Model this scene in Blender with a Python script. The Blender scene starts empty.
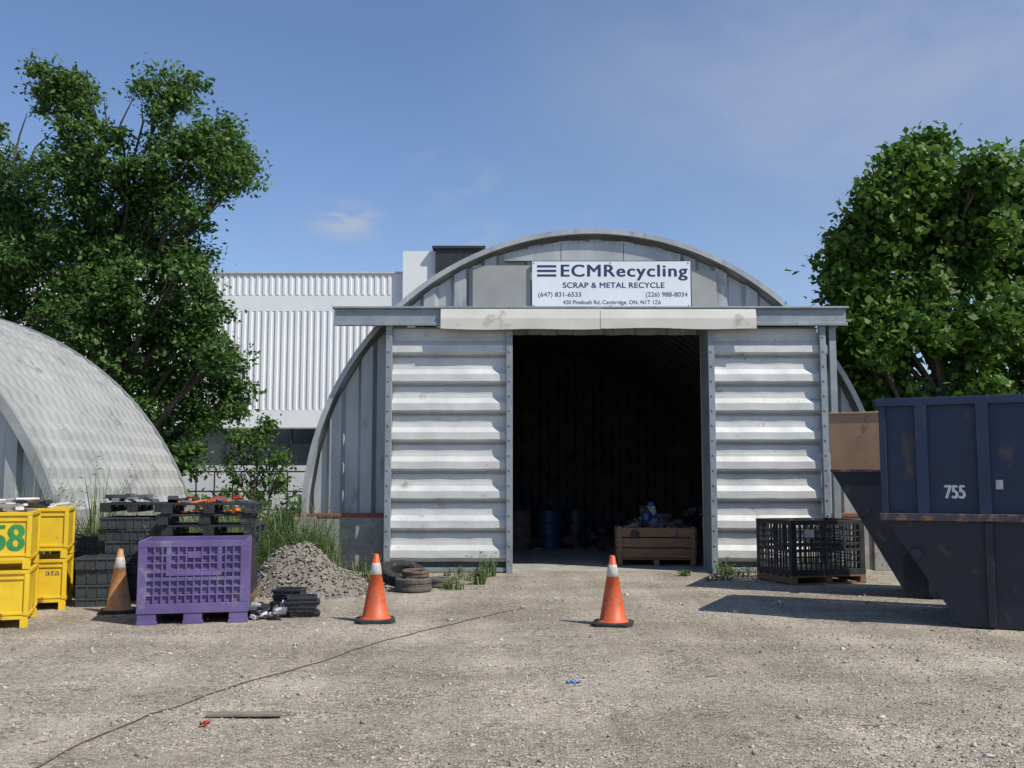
import bpy, math, random
import numpy as np
from mathutils import Vector, Matrix
random.seed(7); rng=np.random.default_rng(7)
S=bpy.context.scene
COL=S.collection
# ---------------------------------------------------------------- materials
def newmat(name):
    m=bpy.data.materials.new(name); m.use_nodes=True
    nt=m.node_tree; b=nt.nodes['Principled BSDF']; return m,nt,b
def ramp(nt,stops):
    r=nt.nodes.new('ShaderNodeValToRGB'); e=r.color_ramp.elements
    while len(e)<len(stops): e.new(0.5)
    for i,(p,c) in enumerate(stops):
        e[i].position=p; e[i].color=(c[0],c[1],c[2],1)
    return r
def M(name,c1,c2=None,scale=3.0,rough=.6,metal=0.0,bump=0.0,bscale=None,c3=None,stretch=(1,1,1),t3=.62,spec=.5,detail=4,tw=.05):
    """noise-mottled material; c3 = patchy stain/rust colour"""
    m,nt,b=newmat(name); L=nt.links
    tc=nt.nodes.new('ShaderNodeTexCoord'); mp=nt.nodes.new('ShaderNodeMapping')
    mp.inputs['Scale'].default_value=stretch
    L.new(tc.outputs['Object'],mp.inputs[0])
    n=nt.nodes.new('ShaderNodeTexNoise'); n.inputs['Scale'].default_value=scale; n.inputs['Detail'].default_value=detail; n.inputs['Roughness'].default_value=.65
    L.new(mp.outputs[0],n.inputs['Vector'])
    if c2 is None: c2=tuple(x*.75 for x in c1)
    r=ramp(nt,[(.32,c2),(.68,c1)]); L.new(n.outputs['Fac'],r.inputs[0])
    out=r.outputs[0]
    if c3 is not None:
        n2=nt.nodes.new('ShaderNodeTexNoise'); n2.inputs['Scale'].default_value=scale*1.7; n2.inputs['Detail'].default_value=5; n2.inputs['Roughness'].default_value=.7
        ad=nt.nodes.new('ShaderNodeVectorMath'); ad.inputs[1].default_value=(13.1,4.2,7.7); L.new(mp.outputs[0],ad.inputs[0]); L.new(ad.outputs[0],n2.inputs['Vector'])
        r2=ramp(nt,[(t3-tw,(0,0,0)),(t3+tw,(1,1,1))]); L.new(n2.outputs['Fac'],r2.inputs[0])
        mx=nt.nodes.new('ShaderNodeMixRGB'); mx.inputs[2].default_value=(*c3,1)
        L.new(r2.outputs[0],mx.inputs[0]); L.new(out,mx.inputs[1]); out=mx.outputs[0]
    L.new(out,b.inputs['Base Color'])
    rr=nt.nodes.new('ShaderNodeMapRange'); rr.inputs[3].default_value=max(rough-.12,.05); rr.inputs[4].default_value=min(rough+.15,1)
    L.new(n.outputs['Fac'],rr.inputs[0]); L.new(rr.outputs[0],b.inputs['Roughness'])
    b.inputs['Metallic'].default_value=metal
    b.inputs['Specular IOR Level'].default_value=spec
    if bump>0:
        nb=nt.nodes.new('ShaderNodeTexNoise'); nb.inputs['Scale'].default_value=bscale or scale*4; nb.inputs['Detail'].default_value=3
        L.new(tc.outputs['Object'],nb.inputs['Vector'])
        bp=nt.nodes.new('ShaderNodeBump'); bp.inputs['Strength'].default_value=1; bp.inputs['Distance'].default_value=bump
        L.new(nb.outputs['Fac'],bp.inputs['Height']); L.new(bp.outputs[0],b.inputs['Normal'])
    return m
def leafmat(name,dark,mid,light,tr=.35):
    m,nt,b=newmat(name); L=nt.links
    g=nt.nodes.new('ShaderNodeNewGeometry')
    n=nt.nodes.new('ShaderNodeTexNoise'); n.inputs['Scale'].default_value=.9; n.inputs['Detail'].default_value=1
    tc=nt.nodes.new('ShaderNodeTexCoord'); L.new(tc.outputs['Object'],n.inputs['Vector'])
    a=nt.nodes.new('ShaderNodeMath'); a.operation='MULTIPLY_ADD'; a.inputs[1].default_value=.5
    ml=nt.nodes.new('ShaderNodeMath'); ml.operation='MULTIPLY'; ml.inputs[1].default_value=.5
    L.new(n.outputs['Fac'],ml.inputs[0]); L.new(g.outputs['Random Per Island'],a.inputs[0]); L.new(ml.outputs[0],a.inputs[2])
    r=ramp(nt,[(.1,dark),(.5,mid),(.9,light)]); L.new(a.outputs[0],r.inputs[0])
    L.new(r.outputs[0],b.inputs['Base Color']); b.inputs['Roughness'].default_value=.5; b.inputs['Specular IOR Level'].default_value=.3
    t=nt.nodes.new('ShaderNodeBsdfTranslucent'); L.new(r.outputs[0],t.inputs[0])
    mx=nt.nodes.new('ShaderNodeMixShader'); mx.inputs[0].default_value=tr
    L.new(b.outputs[0],mx.inputs[1]); L.new(t.outputs[0],mx.inputs[2])
    L.new(mx.outputs[0],nt.nodes['Material Output'].inputs[0])
    return m
GALV=M('galvanised_steel',(.46,.475,.475),(.32,.34,.345),2.2,.42,.25,c3=(.26,.255,.24),t3=.62,stretch=(1,1,.35))
GALVD=M('galvanised_steel_frame',(.30,.335,.36),(.21,.24,.26),3,.5,.2,c3=(.2,.15,.11),t3=.66)
DOORM=M('door_steel_sheet',(.64,.64,.61),(.49,.495,.475),1.3,.42,.08,c3=(.36,.31,.25),t3=.655,stretch=(1.3,1,1.6),bump=.003,bscale=4)
ROOFM=M('weathered_roof_steel',(.38,.39,.385),(.25,.26,.255),1.2,.5,.2,c3=(.18,.18,.17),t3=.62)
INNER_SHADE=M('shade_darkened_steel',(.17,.17,.17),(.09,.09,.09),2,.7,.1)  # galvanised steel darkened in colour to hold the hut's interior shade
FLASH=M('cream_flashing',(.64,.62,.56),(.54,.52,.465),1.2,.5,c3=(.38,.34,.28),t3=.64)
CONC=M('concrete',(.36,.35,.32),(.22,.21,.19),4,.9,bump=.006,bscale=30,c3=(.14,.13,.12))
FLOORM=M('floor_concrete',(.42,.39,.34),(.27,.25,.22),1.5,.9,bump=.004,bscale=30,c3=(.16,.15,.13))
BRICKR=M('rusty_base_rail',(.30,.10,.06),(.18,.06,.04),6,.85)
WHITEP=M('white_sheet_wall',(.78,.79,.79),(.70,.71,.71),.4,.6)
WHITED=M('grey_sheet_wall',(.55,.56,.57),(.45,.46,.47),.6,.6)
GLASS=M('dark_window_glass',(.03,.04,.05),(.015,.02,.025),.6,.12,spec=.8)
SIGNW=M('sign_board_white',(.74,.77,.81),(.69,.715,.76),1,.45)
NAVY=M('navy_lettering',(.02,.035,.13),(.015,.03,.1),3,.5)
WHITEL=M('white_lettering',(.75,.75,.73),(.5,.5,.5),20,.6)
GREENL=M('green_spray_paint',(.03,.25,.06),(.02,.18,.05),9,.6)
BLKP=M('black_plastic',(.032,.034,.037),(.016,.017,.019),5,.5,c3=(.10,.09,.08),t3=.64)
TEALP=M('teal_plastic',(.045,.06,.07),(.03,.04,.047),5,.5,c3=(.12,.115,.10),t3=.62)
PURP=M('purple_plastic',(.135,.10,.25),(.088,.062,.17),2.5,.55,c3=(.20,.175,.24),t3=.62,bump=.002,bscale=40)
YEL=M('yellow_painted_steel',(.78,.52,.02),(.60,.39,.015),3,.45,c3=(.22,.12,.04),t3=.64,tw=.025)
ORG=M('orange_cone_plastic',(.68,.12,.03),(.42,.075,.025),6,.5,c3=(.20,.085,.05),t3=.60)
ORGF=M('faded_cone_plastic',(.56,.29,.13),(.38,.19,.08),7,.6,c3=(.22,.13,.07),t3=.6)
REFL=M('cone_collar',(.66,.64,.60),(.40,.38,.35),7,.4,c3=(.26,.23,.20),t3=.6)
RUB=M('black_rubber',(.03,.03,.03),(.015,.015,.015),8,.8,c3=(.12,.11,.09),t3=.62)
RUST=M('rusty_iron',(.17,.11,.075),(.07,.05,.04),9,.85,bump=.004,bscale=40)
DRUMM=M('dirty_rim_iron',(.13,.11,.095),(.055,.05,.045),9,.8,bump=.004,bscale=40)
CABLE=M('rusty_cable_wire',(.10,.07,.05),(.05,.04,.03),9,.9)
DUMPB=M('navy_dumpster_paint',(.014,.032,.088),(.008,.017,.048),1.6,.5,c3=(.075,.055,.05),t3=.63,bump=.006,bscale=2.5,stretch=(1,1,.6))
DUMPK=M('black_paint_and_hull_shade',(.015,.020,.036),(.009,.011,.018),2.5,.5,c3=(.08,.055,.04),t3=.64,bump=.006,bscale=2.5)  # near-black paint; on the navy dumpster's lower hull it stands in for shadow
BROWN=M('rusty_brown_panel',(.42,.26,.155),(.31,.185,.105),2.2,.75,c3=(.17,.10,.065),t3=.66)
RUSTY=M('worn_rail_paint',(.06,.055,.08),(.04,.035,.05),5,.6,c3=(.22,.12,.07),t3=.55)
WOOD=M('weathered_timber',(.26,.15,.08),(.14,.08,.045),5,.8,stretch=(1,1,9),bump=.003,bscale=30)
WOODG=M('grey_timber',(.27,.24,.20),(.14,.12,.10),6,.85,stretch=(1,6,6))
BARK=M('bark',(.11,.085,.06),(.05,.04,.03),7,.95,bump=.02,bscale=12,stretch=(1,1,.3))
LEAF1=leafmat('walnut_foliage',(.035,.08,.018),(.072,.15,.032),(.15,.24,.06))
LEAF2=leafmat('maple_foliage',(.035,.085,.013),(.075,.16,.024),(.17,.27,.05))
LEAF3=leafmat('weed_foliage',(.06,.11,.03),(.13,.20,.06),(.30,.32,.14),.4)
BLUEP=M('blue_plastic',(.03,.10,.32),(.02,.07,.22),4,.5)
BLUEL=M('light_blue_plastic',(.12,.32,.60),(.08,.25,.5),4,.5)
PAPER=M('paper_scraps',(.7,.7,.68),(.45,.45,.43),9,.8)
REDP=M('red_plastic',(.5,.06,.03),(.35,.04,.02),5,.5)
ORP=M('orange_plastic',(.7,.17,.03),(.5,.11,.02),5,.5)
GREYM=M('grey_castings',(.25,.26,.27),(.12,.12,.13),8,.5,.5)
def stonemat(name,a,b_,c):
    m=M(name,b_,a,2.5,.9); nt=m.node_tree
    g=nt.nodes.new('ShaderNodeNewGeometry'); r=ramp(nt,[(0,a),(.5,b_),(1,c)])
    nt.links.new(g.outputs['Random Per Island'],r.inputs[0]); nt.links.new(r.outputs[0],nt.nodes['Principled BSDF'].inputs['Base Color']); return m
STONE=stonemat('gravel_stone',(.18,.155,.13),(.35,.31,.26),(.53,.49,.43))
STONED=stonemat('dark_gravel_stone',(.10,.088,.075),(.21,.187,.16),(.37,.34,.30))

# ---------------------------------------------------------------- mesh tools
def empty(name,loc=(0,0,0),rz=0):
    e=bpy.data.objects.new(name,None); e.location=loc; e.rotation_euler=(0,0,rz); e.empty_display_size=.3; COL.objects.link(e); return e
class MB:
    def __init__(s): s.v=[]; s.f=[]; s.m=[]
    def add(s,vs,fs,mi=0):
        o=len(s.v); s.v+= [tuple(v) for v in vs]; s.f+=[tuple(i+o for i in f) for f in fs]; s.m+=[mi]*len(fs)
    def box(s,x0,x1,y0,y1,z0,z1,mi=0,rot=None,c=None):
        vs=[Vector((x,y,z)) for x in (x0,x1) for y in (y0,y1) for z in (z0,z1)]
        if rot is not None:
            ce=Vector(c) if c else Vector(((x0+x1)/2,(y0+y1)/2,(z0+z1)/2)); vs=[rot@(v-ce)+ce for v in vs]
        s.add(vs,[(0,1,3,2),(4,6,7,5),(0,4,5,1),(2,3,7,6),(0,2,6,4),(1,5,7,3)],mi)
    def prism(s,poly,y0,y1,mi=0):
        n=len(poly); vs=[(x,y0,z) for x,z in poly]+[(x,y1,z) for x,z in poly]
        s.add(vs,[tuple(range(n)),tuple(range(2*n-1,n-1,-1))]+[(i,(i+1)%n+0,(i+1)%n+n,i+n) for i in range(n)],mi)
    def lathe(s,prof,seg=32,c=(0,0,0),mats=None,mi=0,mat=None):
        o=[]
        for r,z in prof:
            for k in range(seg):
                a=2*math.pi*k/seg; p=Vector((r*math.cos(a),r*math.sin(a),z))
                if mat is not None: p=mat@p
                o.append((p[0]+c[0],p[1]+c[1],p[2]+c[2]))
        for i in range(len(prof)-1):
            fs=[(i*seg+k,i*seg+(k+1)%seg,(i+1)*seg+(k+1)%seg,(i+1)*seg+k) for k in range(seg)]
            if i==0: s.add(o,fs,mats[i] if mats else mi); base=len(s.v)-len(o)
            else:
                s.f+=[tuple(q+base for q in f) for f in fs]; s.m+=[mats[i] if mats else mi]*len(fs)
    def tube(s,pts,rad,seg=6,mi=0):
        pts=[Vector(p) for p in pts]; vs=[]
        for i,p in enumerate(pts):
            d=(pts[min(i+1,len(pts)-1)]-pts[max(i-1,0)]).normalized()
            u=d.cross(Vector((0.3,1,.1))).normalized(); w=d.cross(u)
            r=rad[i] if hasattr(rad,'__len__') else rad
            for k in range(seg):
                a=2*math.pi*k/seg; vs.append(p+u*math.cos(a)*r+w*math.sin(a)*r)
        fs=[(i*seg+k,i*seg+(k+1)%seg,(i+1)*seg+(k+1)%seg,(i+1)*seg+k) for i in range(len(pts)-1) for k in range(seg)]
        fs+=[tuple(range(seg)),tuple(range(len(vs)-1,len(vs)-seg-1,-1))]
        s.add(vs,fs,mi)
    def obj(s,name,mats,parent=None,loc=(0,0,0),bevel=0,smooth=False,rz=0):
        me=bpy.data.meshes.new(name); me.from_pydata(s.v,[],s.f)
        for m in (mats if isinstance(mats,list) else [mats]): me.materials.append(m)
        me.polygons.foreach_set('material_index',s.m)
        if smooth: me.polygons.foreach_set('use_smooth',[True]*len(s.f))
        me.update()
        o=bpy.data.objects.new(name,me); COL.objects.link(o); o.location=loc; o.rotation_euler=(0,0,rz)
        if parent: o.parent=parent
        if bevel:
            b=o.modifiers.new('bevel','BEVEL'); b.width=bevel; b.segments=2; b.limit_method='ANGLE'
        return o
def npmesh(name,v,f,mat,parent=None,loc=(0,0,0)):
    me=bpy.data.meshes.new(name); k=f.shape[1]
    me.vertices.add(len(v)); me.vertices.foreach_set('co',v.astype(np.float32).ravel())
    me.loops.add(f.size); me.loops.foreach_set('vertex_index',f.astype(np.int32).ravel())
    me.polygons.add(len(f)); me.polygons.foreach_set('loop_start',np.arange(0,f.size,k,dtype=np.int32))
    me.materials.append(mat); me.update(calc_edges=True); me.validate()
    o=bpy.data.objects.new(name,me); COL.objects.link(o); o.location=loc
    if parent: o.parent=parent
    return o
def text_mesh(name,txt,x0,x1,z0,z1,y,mat,parent,bold=0,sp=1.0,st=.008):
    """flat lettering; bold = number of extra offset layers, each 0.6 mm proud"""
    cu=bpy.data.curves.new(name,'FONT'); cu.body=txt; cu.size=1; cu.extrude=.01; cu.space_character=sp
    t=bpy.data.objects.new(name+'_tmp',cu); COL.objects.link(t)
    bpy.context.view_layer.update()
    me=bpy.data.meshes.new_from_object(t.evaluated_get(bpy.context.evaluated_depsgraph_get()))
    bpy.data.objects.remove(t)
    co=[tuple(v.co) for v in me.vertices]; fc=[tuple(p.vertices) for p in me.polygons]
    xs=[c[0] for c in co]; ys=[c[1] for c in co]
    a,b,c,d=min(xs),max(xs),min(ys),max(ys); mb=MB()
    for k in range(bold+1):
        dx=(st*(k-bold/2)) ; dz=(st*.45*((k%2)*2-1) if bold else 0)
        vs=[(x0+(p[0]-a)/(b-a)*(x1-x0)+dx, y-k*.0006-(.0005 if p[2]>0 else 0), z0+(p[1]-c)/(d-c)*(z1-z0)+dz) for p in co]
        mb.add(vs,fc)
    return mb.obj(name,mat,parent)

# ---------------------------------------------------------------- ground
def gh(x,y):
    a=np.clip((10.5-y)/4,0,1)
    return .022*a*(np.sin(x*1.3+y*.7)*np.cos(y*1.9-x*.4)+.5*np.sin(x*3.1-y*2.3))
xs=np.concatenate([-np.geomspace(400,12,14),np.linspace(-11.5,11.5,116),np.geomspace(12,400,14)])
ys=np.concatenate([np.linspace(-60,2,8),np.linspace(3,16,90),np.geomspace(17,600,20)])
X,Y=np.meshgrid(xs,ys); v=np.stack([X.ravel(),Y.ravel(),gh(X,Y).ravel()],1)
nx=len(xs); I=np.arange(len(ys)-1)[:,None]*nx+np.arange(nx-1)[None]; I=I.ravel()
f=np.stack([I,I+1,I+1+nx,I+nx],1)
GR,nt,b=newmat('gravel_ground'); L=nt.links
tc=nt.nodes.new('ShaderNodeTexCoord')
def noise(sc,det=6,ro=.6,vec=None):
    n=nt.nodes.new('ShaderNodeTexNoise'); n.inputs['Scale'].default_value=sc; n.inputs['Detail'].default_value=det; n.inputs['Roughness'].default_value=ro
    L.new(vec or tc.outputs['Object'],n.inputs['Vector']); return n
def voro(sc,feat='F1'):
    n=nt.nodes.new('ShaderNodeTexVoronoi'); n.inputs['Scale'].default_value=sc; n.feature=feat
    L.new(tc.outputs['Object'],n.inputs['Vector']); return n
def mix(fac,a,bb,mode='MIX'):
    m=nt.nodes.new('ShaderNodeMixRGB'); m.blend_type=mode
    for i,q in ((0,fac),(1,a),(2,bb)):
        if hasattr(q,'links'): L.new(q,m.inputs[i])
        elif isinstance(q,(int,float)): m.inputs[i].default_value=q
        else: m.inputs[i].default_value=(*q,1)
    return m.outputs[0]
n1=noise(.35,5,.6); r1=ramp(nt,[(.35,(.305,.268,.218)),(.65,(.425,.382,.318))]); L.new(n1.outputs['Fac'],r1.inputs[0])
mp=nt.nodes.new('ShaderNodeMapping'); mp.inputs['Scale'].default_value=(.5,1.1,1); mp.inputs['Rotation'].default_value=(0,0,.4); L.new(tc.outputs['Object'],mp.inputs[0])
n2=noise(.8,5,.65,mp.outputs[0]); r2=ramp(nt,[(.38,(.80,.79,.78)),(.62,(1.08,1.08,1.07))]); L.new(n2.outputs['Fac'],r2.inputs[0])
c=mix(1.0,r1.outputs[0],r2.outputs[0],'MULTIPLY')
mp2=nt.nodes.new('ShaderNodeMapping'); mp2.inputs['Scale'].default_value=(1.6,.16,1); mp2.inputs['Rotation'].default_value=(0,0,-.28); L.new(tc.outputs['Object'],mp2.inputs[0])
n5=noise(1.0,3,.5,mp2.outputs[0]); r5=ramp(nt,[(.42,(.88,.875,.87)),(.58,(1.07,1.065,1.05))]); L.new(n5.outputs['Fac'],r5.inputs[0])
c=mix(1.0,c,r5.outputs[0],'MULTIPLY')
v1=voro(38); rv=ramp(nt,[(0,(.5,.49,.48)),(.5,(1,1,1)),(1,(1.5,1.48,1.45))])
sp=nt.nodes.new('ShaderNodeSeparateColor'); L.new(v1.outputs['Color'],sp.inputs[0]); L.new(sp.outputs[0],rv.inputs[0])
n3=noise(1.6,5,.65); r3=ramp(nt,[(.38,(.3,.3,.3)),(.6,(.95,.95,.95))]); L.new(n3.outputs['Fac'],r3.inputs[0])
c2=mix(1.0,c,rv.outputs[0],'MULTIPLY'); c=mix(r3.outputs[0],c,c2)
v2=voro(95); sp2=nt.nodes.new('ShaderNodeSeparateColor'); L.new(v2.outputs['Color'],sp2.inputs[0])
rv2=ramp(nt,[(0,(.62,.61,.60)),(1,(1.35,1.34,1.32))]); L.new(sp2.outputs[1],rv2.inputs[0])
c=mix(.8,c,mix(1.0,c,rv2.outputs[0],'MULTIPLY'))
L.new(c,b.inputs['Base Color']); b.inputs['Roughness'].default_value=.95; b.inputs['Specular IOR Level'].default_value=.2
b1=nt.nodes.new('ShaderNodeBump'); b1.inputs['Distance'].default_value=.014; b1.invert=True; L.new(v1.outputs['Distance'],b1.inputs['Height']); L.new(r3.outputs[0],b1.inputs['Strength'])
b2=nt.nodes.new('ShaderNodeBump'); b2.inputs['Distance'].default_value=.006; b2.invert=True; L.new(v2.outputs['Distance'],b2.inputs['Height']); L.new(b1.outputs[0],b2.inputs['Normal'])
n4=noise(4,4,.7); b3=nt.nodes.new('ShaderNodeBump'); b3.inputs['Distance'].default_value=.028; L.new(n4.outputs['Fac'],b3.inputs['Height']); L.new(b2.outputs[0],b3.inputs['Normal'])
L.new(b3.outputs[0],b.inputs['Normal'])
npmesh('ground',v,f,GR)
# stones
phi=(1+5**.5)/2
ICO=np.array([(-1,phi,0),(1,phi,0),(-1,-phi,0),(1,-phi,0),(0,-1,phi),(0,1,phi),(0,-1,-phi),(0,1,-phi),(phi,0,-1),(phi,0,1),(-phi,0,-1),(-phi,0,1)])/1.9
ICF=np.array([(0,11,5),(0,5,1),(0,1,7),(0,7,10),(0,10,11),(1,5,9),(5,11,4),(11,10,2),(10,7,6),(7,1,8),(3,9,4),(3,4,2),(3,2,6),(3,6,8),(3,8,9),(4,9,5),(2,4,11),(6,2,10),(8,6,7),(9,8,1)])
def stones(name,pos,size,mat=STONE):
    n=len(pos); v=ICO[None]*(1+.28*rng.standard_normal((n,12,1)))
    sc=size[:,None,None]*rng.uniform(.6,1.15,(n,1,3))*np.array([1,1,.7])
    v=v*sc; a=rng.uniform(0,6.28,n); ca,sa=np.cos(a)[:,None],np.sin(a)[:,None]
    v=np.stack([v[...,0]*ca-v[...,1]*sa,v[...,0]*sa+v[...,1]*ca,v[...,2]],-1)+pos[:,None,:]
    f=(ICF[None]+12*np.arange(n)[:,None,None]).reshape(-1,3)
    return npmesh(name,v.reshape(-1,3),f,mat)
n=24000
yy=4.6+12.5*rng.uniform(0,1,n)**1.7; xx=rng.uniform(-1,1,n)*(yy*.56+.3)
dens=np.sin(xx*1.1+yy*.5)+np.sin(yy*1.7-xx*.6)+.6*np.sin(xx*2.7+1)+.35*np.clip(xx,-2,2)
keep=rng.uniform(-2.4,2.0,n)<dens; xx,yy=xx[keep],yy[keep]
sz=rng.uniform(.004,.014,len(xx)); big=rng.uniform(0,1,len(xx))<.035; sz[big]*=2.1
stones('loose_gravel',np.stack([xx,yy,gh(xx,yy)+sz*.2],1),sz)

# ---------------------------------------------------------------- hut pieces
def arch_shell(cx,cz,R,y0,y1,a0,pitch,depth,na,crimp=0.0):
    prof=[];y=y0
    while y<y1-1e-6:
        for t,d in ((0,0),(.42,0),(.55,1),(.88,1)):
            yy=y+t*pitch
            if yy<=y1: prof.append((yy,d*depth))
        y+=pitch
    prof.append((y1,0))
    A=np.linspace(a0,math.pi-a0,na+1); vs=[]
    for i,a in enumerate(A):
        cr=crimp if (i%2 and crimp) else 0
        for (y,d) in prof:
            r=R-d-cr; vs.append((cx+r*math.cos(a),y,cz+r*math.sin(a)))
    m=len(prof); fs=[(i*m+j,i*m+j+1,(i+1)*m+j+1,(i+1)*m+j) for i in range(na) for j in range(m-1)]
    return vs,fs
def rim(mb,cx,cz,R,a0,y0,y1,r0,r1,na=72,mi=0):
    A=np.linspace(a0,math.pi-a0,na+1); vs=[]
    for a in A:
        for (r,y) in ((r0,y0),(r1,y0),(r1,y1),(r0,y1)): vs.append((cx+r*math.cos(a),y,cz+r*math.sin(a)))
    fs=[(i*4+k,i*4+(k+1)%4,i*4+4+(k+1)%4,i*4+4+k) for i in range(na) for k in range(4)]
    mb.add(vs,fs,mi)
def vwall(mb,x0,x1,y,zb,zt,pitch,depth,mi=0,fine=1):
    xs=[];x=x0
    while x<x1-1e-6:
        for t,d in ((0,0),(.2,0),(.4,0),(.52,1),(.7,1),(.88,1)):
            if x+t*pitch<x1: xs.append((x+t*pitch,d*depth))
        x+=pitch
    xs.append((x1,0)); vs=[]
    for x,d in xs: vs+= [(x,y-d,zb(x)),(x,y-d,max(zt(x),zb(x)+.001))]
    mb.add(vs,[(2*i,2*i+2,2*i+3,2*i+1) for i in range(len(xs)-1)],mi)

# ---- main hut
CX,CZ,R=1.47,.95,5.2
hut=empty('quonset_hut')
mb=MB(); vs,fs=arch_shell(CX,CZ,R,18.0,34,0.0,.6,.12,72,.0); mb.add(vs,fs); mb.obj('arched_roof',ROOFM,hut)
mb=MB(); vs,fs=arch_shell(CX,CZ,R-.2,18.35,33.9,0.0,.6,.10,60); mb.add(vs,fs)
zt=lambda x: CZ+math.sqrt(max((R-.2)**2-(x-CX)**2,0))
vwall(mb,CX-R+.2,CX+R-.2,33.8,lambda x:.01,zt,.6,.1); mb.obj('shaded_interior_shell',INNER_SHADE,hut)  # inner arch and rear wall carry the painted interior shade
mb=MB(); rim(mb,CX,CZ,R,0,17.95,18.03,R-.06,R+.03); rim(mb,CX,CZ,R,0,18.03,18.10,R-.02,R+.02)
mb.obj('arch_rim',GALV,hut)
mb=MB(); zt2=lambda x: CZ+math.sqrt(max((R-.12)**2-(x-CX)**2,0))
vwall(mb,CX-R+.14,0.0,18.22,lambda x:CZ+.04,zt2,.56,.10)
vwall(mb,0.0,3.45,18.22,lambda x:4.25,zt2,.575,.05)
vwall(mb,3.45,CX+R-.14,18.22,lambda x:CZ+.04,zt2,.56,.10)
mb.box(-2.2,-.0,18.2,18.24,0,CZ); mb.box(3.45,5.45,18.2,18.24,0,CZ)
mb.obj('end_wall',GALV,hut)
mb=MB()
mb.box(-.72,.34,18.07,18.09,4.62,5.52,0); mb.box(3.29,3.75,18.07,18.09,4.62,5.42,0)
mb.obj('flat_wall_plates',M('dull_flat_plate',(.36,.36,.34),(.29,.29,.275),1.5,.5,.2),hut)
mb=MB(); 
xx=[-.15,.9,2.05,3.1]
for a,b_ in zip(xx[:-1],xx[1:]): mb.prism([(a+.006,5.61),(b_-.006,5.61),(b_-.006,zt2(b_)-.03),(a+.006,zt2(a)-.03)],18.08,18.10)
mb.obj('gable_plates',GALV,hut)
mb=MB()
def bolt(mb,x,y,z,r=.016,mi=0): mb.box(x-r,x+r,y-.02,y,z-r,z+r,mi)
for k in range(10):
    x=-3.3+.56*k*.999
    for j in range(20):
        z=1.2+j*.27
        if x<-.2 and z<zt2(x)-.1 and not(z>4.1 and z<4.7): bolt(mb,x-.03,18.225,z)
for k in range(34):
    x=-.1+k*.095; bolt(mb,x,18.08,zt2(x)-.08,.009)
mb.obj('wall_bolts',GALVD,hut)
FT=1.0
mb=MB()
mb.box(CX-R-.16,CX-R+.24,17.95,34,0,FT-.06,0); mb.box(CX+R-.24,CX+R+.16,17.95,34,0,FT-.06,0)
mb.box(CX-R+.24,-2.22,18.0,18.3,0,FT-.06,0); mb.box(5.47,CX+R-.24,18.0,18.3,0,FT-.06,0)
mb.box(CX-R-.14,-2.22,17.98,18.12,FT-.06,FT+.01,1); mb.box(5.47,CX+R+.14,17.98,18.12,FT-.06,FT+.01,1)
mb.obj('foundation_wall',[CONC,BRICKR],hut,bevel=.01)
mb=MB(); mb.box(CX-R+.3,CX+R-.3,17.75,33.9,-.05,.012); mb.obj('floor_slab',FLOORM,hut)
mb=MB()
mb.box(-3.12,5.88,17.42,17.66,4.33,4.60)
mb.box(-3.16,5.92,17.36,18.10,4.602,4.64)
mb.box(-3.14,5.90,17.38,17.42,4.30,4.36)
for x in (-2.22,-.10,3.45,5.42): mb.box(x,x+.11,17.46,17.58,.0,4.325)
mb.box(-.06,.0,17.60,18.19,0,4.3); mb.box(3.46,3.52,17.60,18.19,0,4.3)
mb.box(-2.1,-.11,17.5,17.56,.02,.09); mb.box(3.57,5.41,17.5,17.56,.02,.09)
mb.box(5.60,5.72,17.5,17.62,0,4.33)
for x in (-2.22,-.10,3.45,5.42):
    for j in range(16): mb.box(x+.04,x+.07,17.445,17.46,.2+j*.26,.23+j*.26)
mb.obj('door_frame',GALVD,hut,bevel=.006)
mb=MB()
for (xa,xb,z_) in ((-1.25,1.56,0.0),(1.555,4.28,.012)):
    vs=[];N=16
    for i in range(N+1):
        x=xa+(xb-xa)*i/N; w=.006*math.sin(i*.55+xa); sag=.018*math.sin(math.pi*i/N) if xa<0 else .03*(i/N)
        bot=4.235+.008*math.sin(i*.6+xa*3)-sag*.6+z_; e=.0 if xa<0 else .008
        vs+=[(x,17.46-e,4.615),(x,17.40-e,4.612-z_),(x,17.36-e,4.585-z_),(x,17.33+w-e,4.42),(x,17.335+w*1.5-e,bot)]
    mb.add(vs,[(i*5+k,i*5+5+k,i*5+6+k,i*5+1+k) for i in range(N) for k in range(4)])
mb.obj('header_flashing',FLASH,hut,smooth=False)
def door(name,x0,x1):
    mb=MB(); zs=[]; P=.513
    for k in range(8):
        zt_=4.29-k*P
        for t,d in ((0,0),(.30,.0),(.44,.010),(.62,.080),(.86,.088),(.945,.03),(.96,.0)):
            zs.append((zt_-t*P,d))
    zs.append((4.29-8*P,0))
    N=8;vs=[]
    for i in range(N+1):
        x=x0+(x1-x0)*i/N
        for z,d in zs: vs.append((x,17.62-d+.0022*math.sin(i*2.1+z*7)+.002*math.sin(z*13+x0),max(z,.05)+.003*math.sin(i*1.7+z)))
    m=len(zs); mb.add(vs,[(i*m+j,i*m+j+1,(i+1)*m+j+1,(i+1)*m+j) for i in range(N) for j in range(m-1)])
    o=mb.obj(name,DOORM,hut)
    mb=MB()
    for k in range(8):
        z=4.29-k*P
        mb.box(x0,x1,17.592,17.606,z-.018,z+.008)
        for j in range(9): bolt(mb,x0+.1+(x1-x0-.2)*j/8,17.593,z-.006,.012)
    mb.obj(name+'_seams',GALVD,hut)
door('sliding_door_left',-2.11,-.10); door('sliding_door_right',3.56,5.42)
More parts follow.
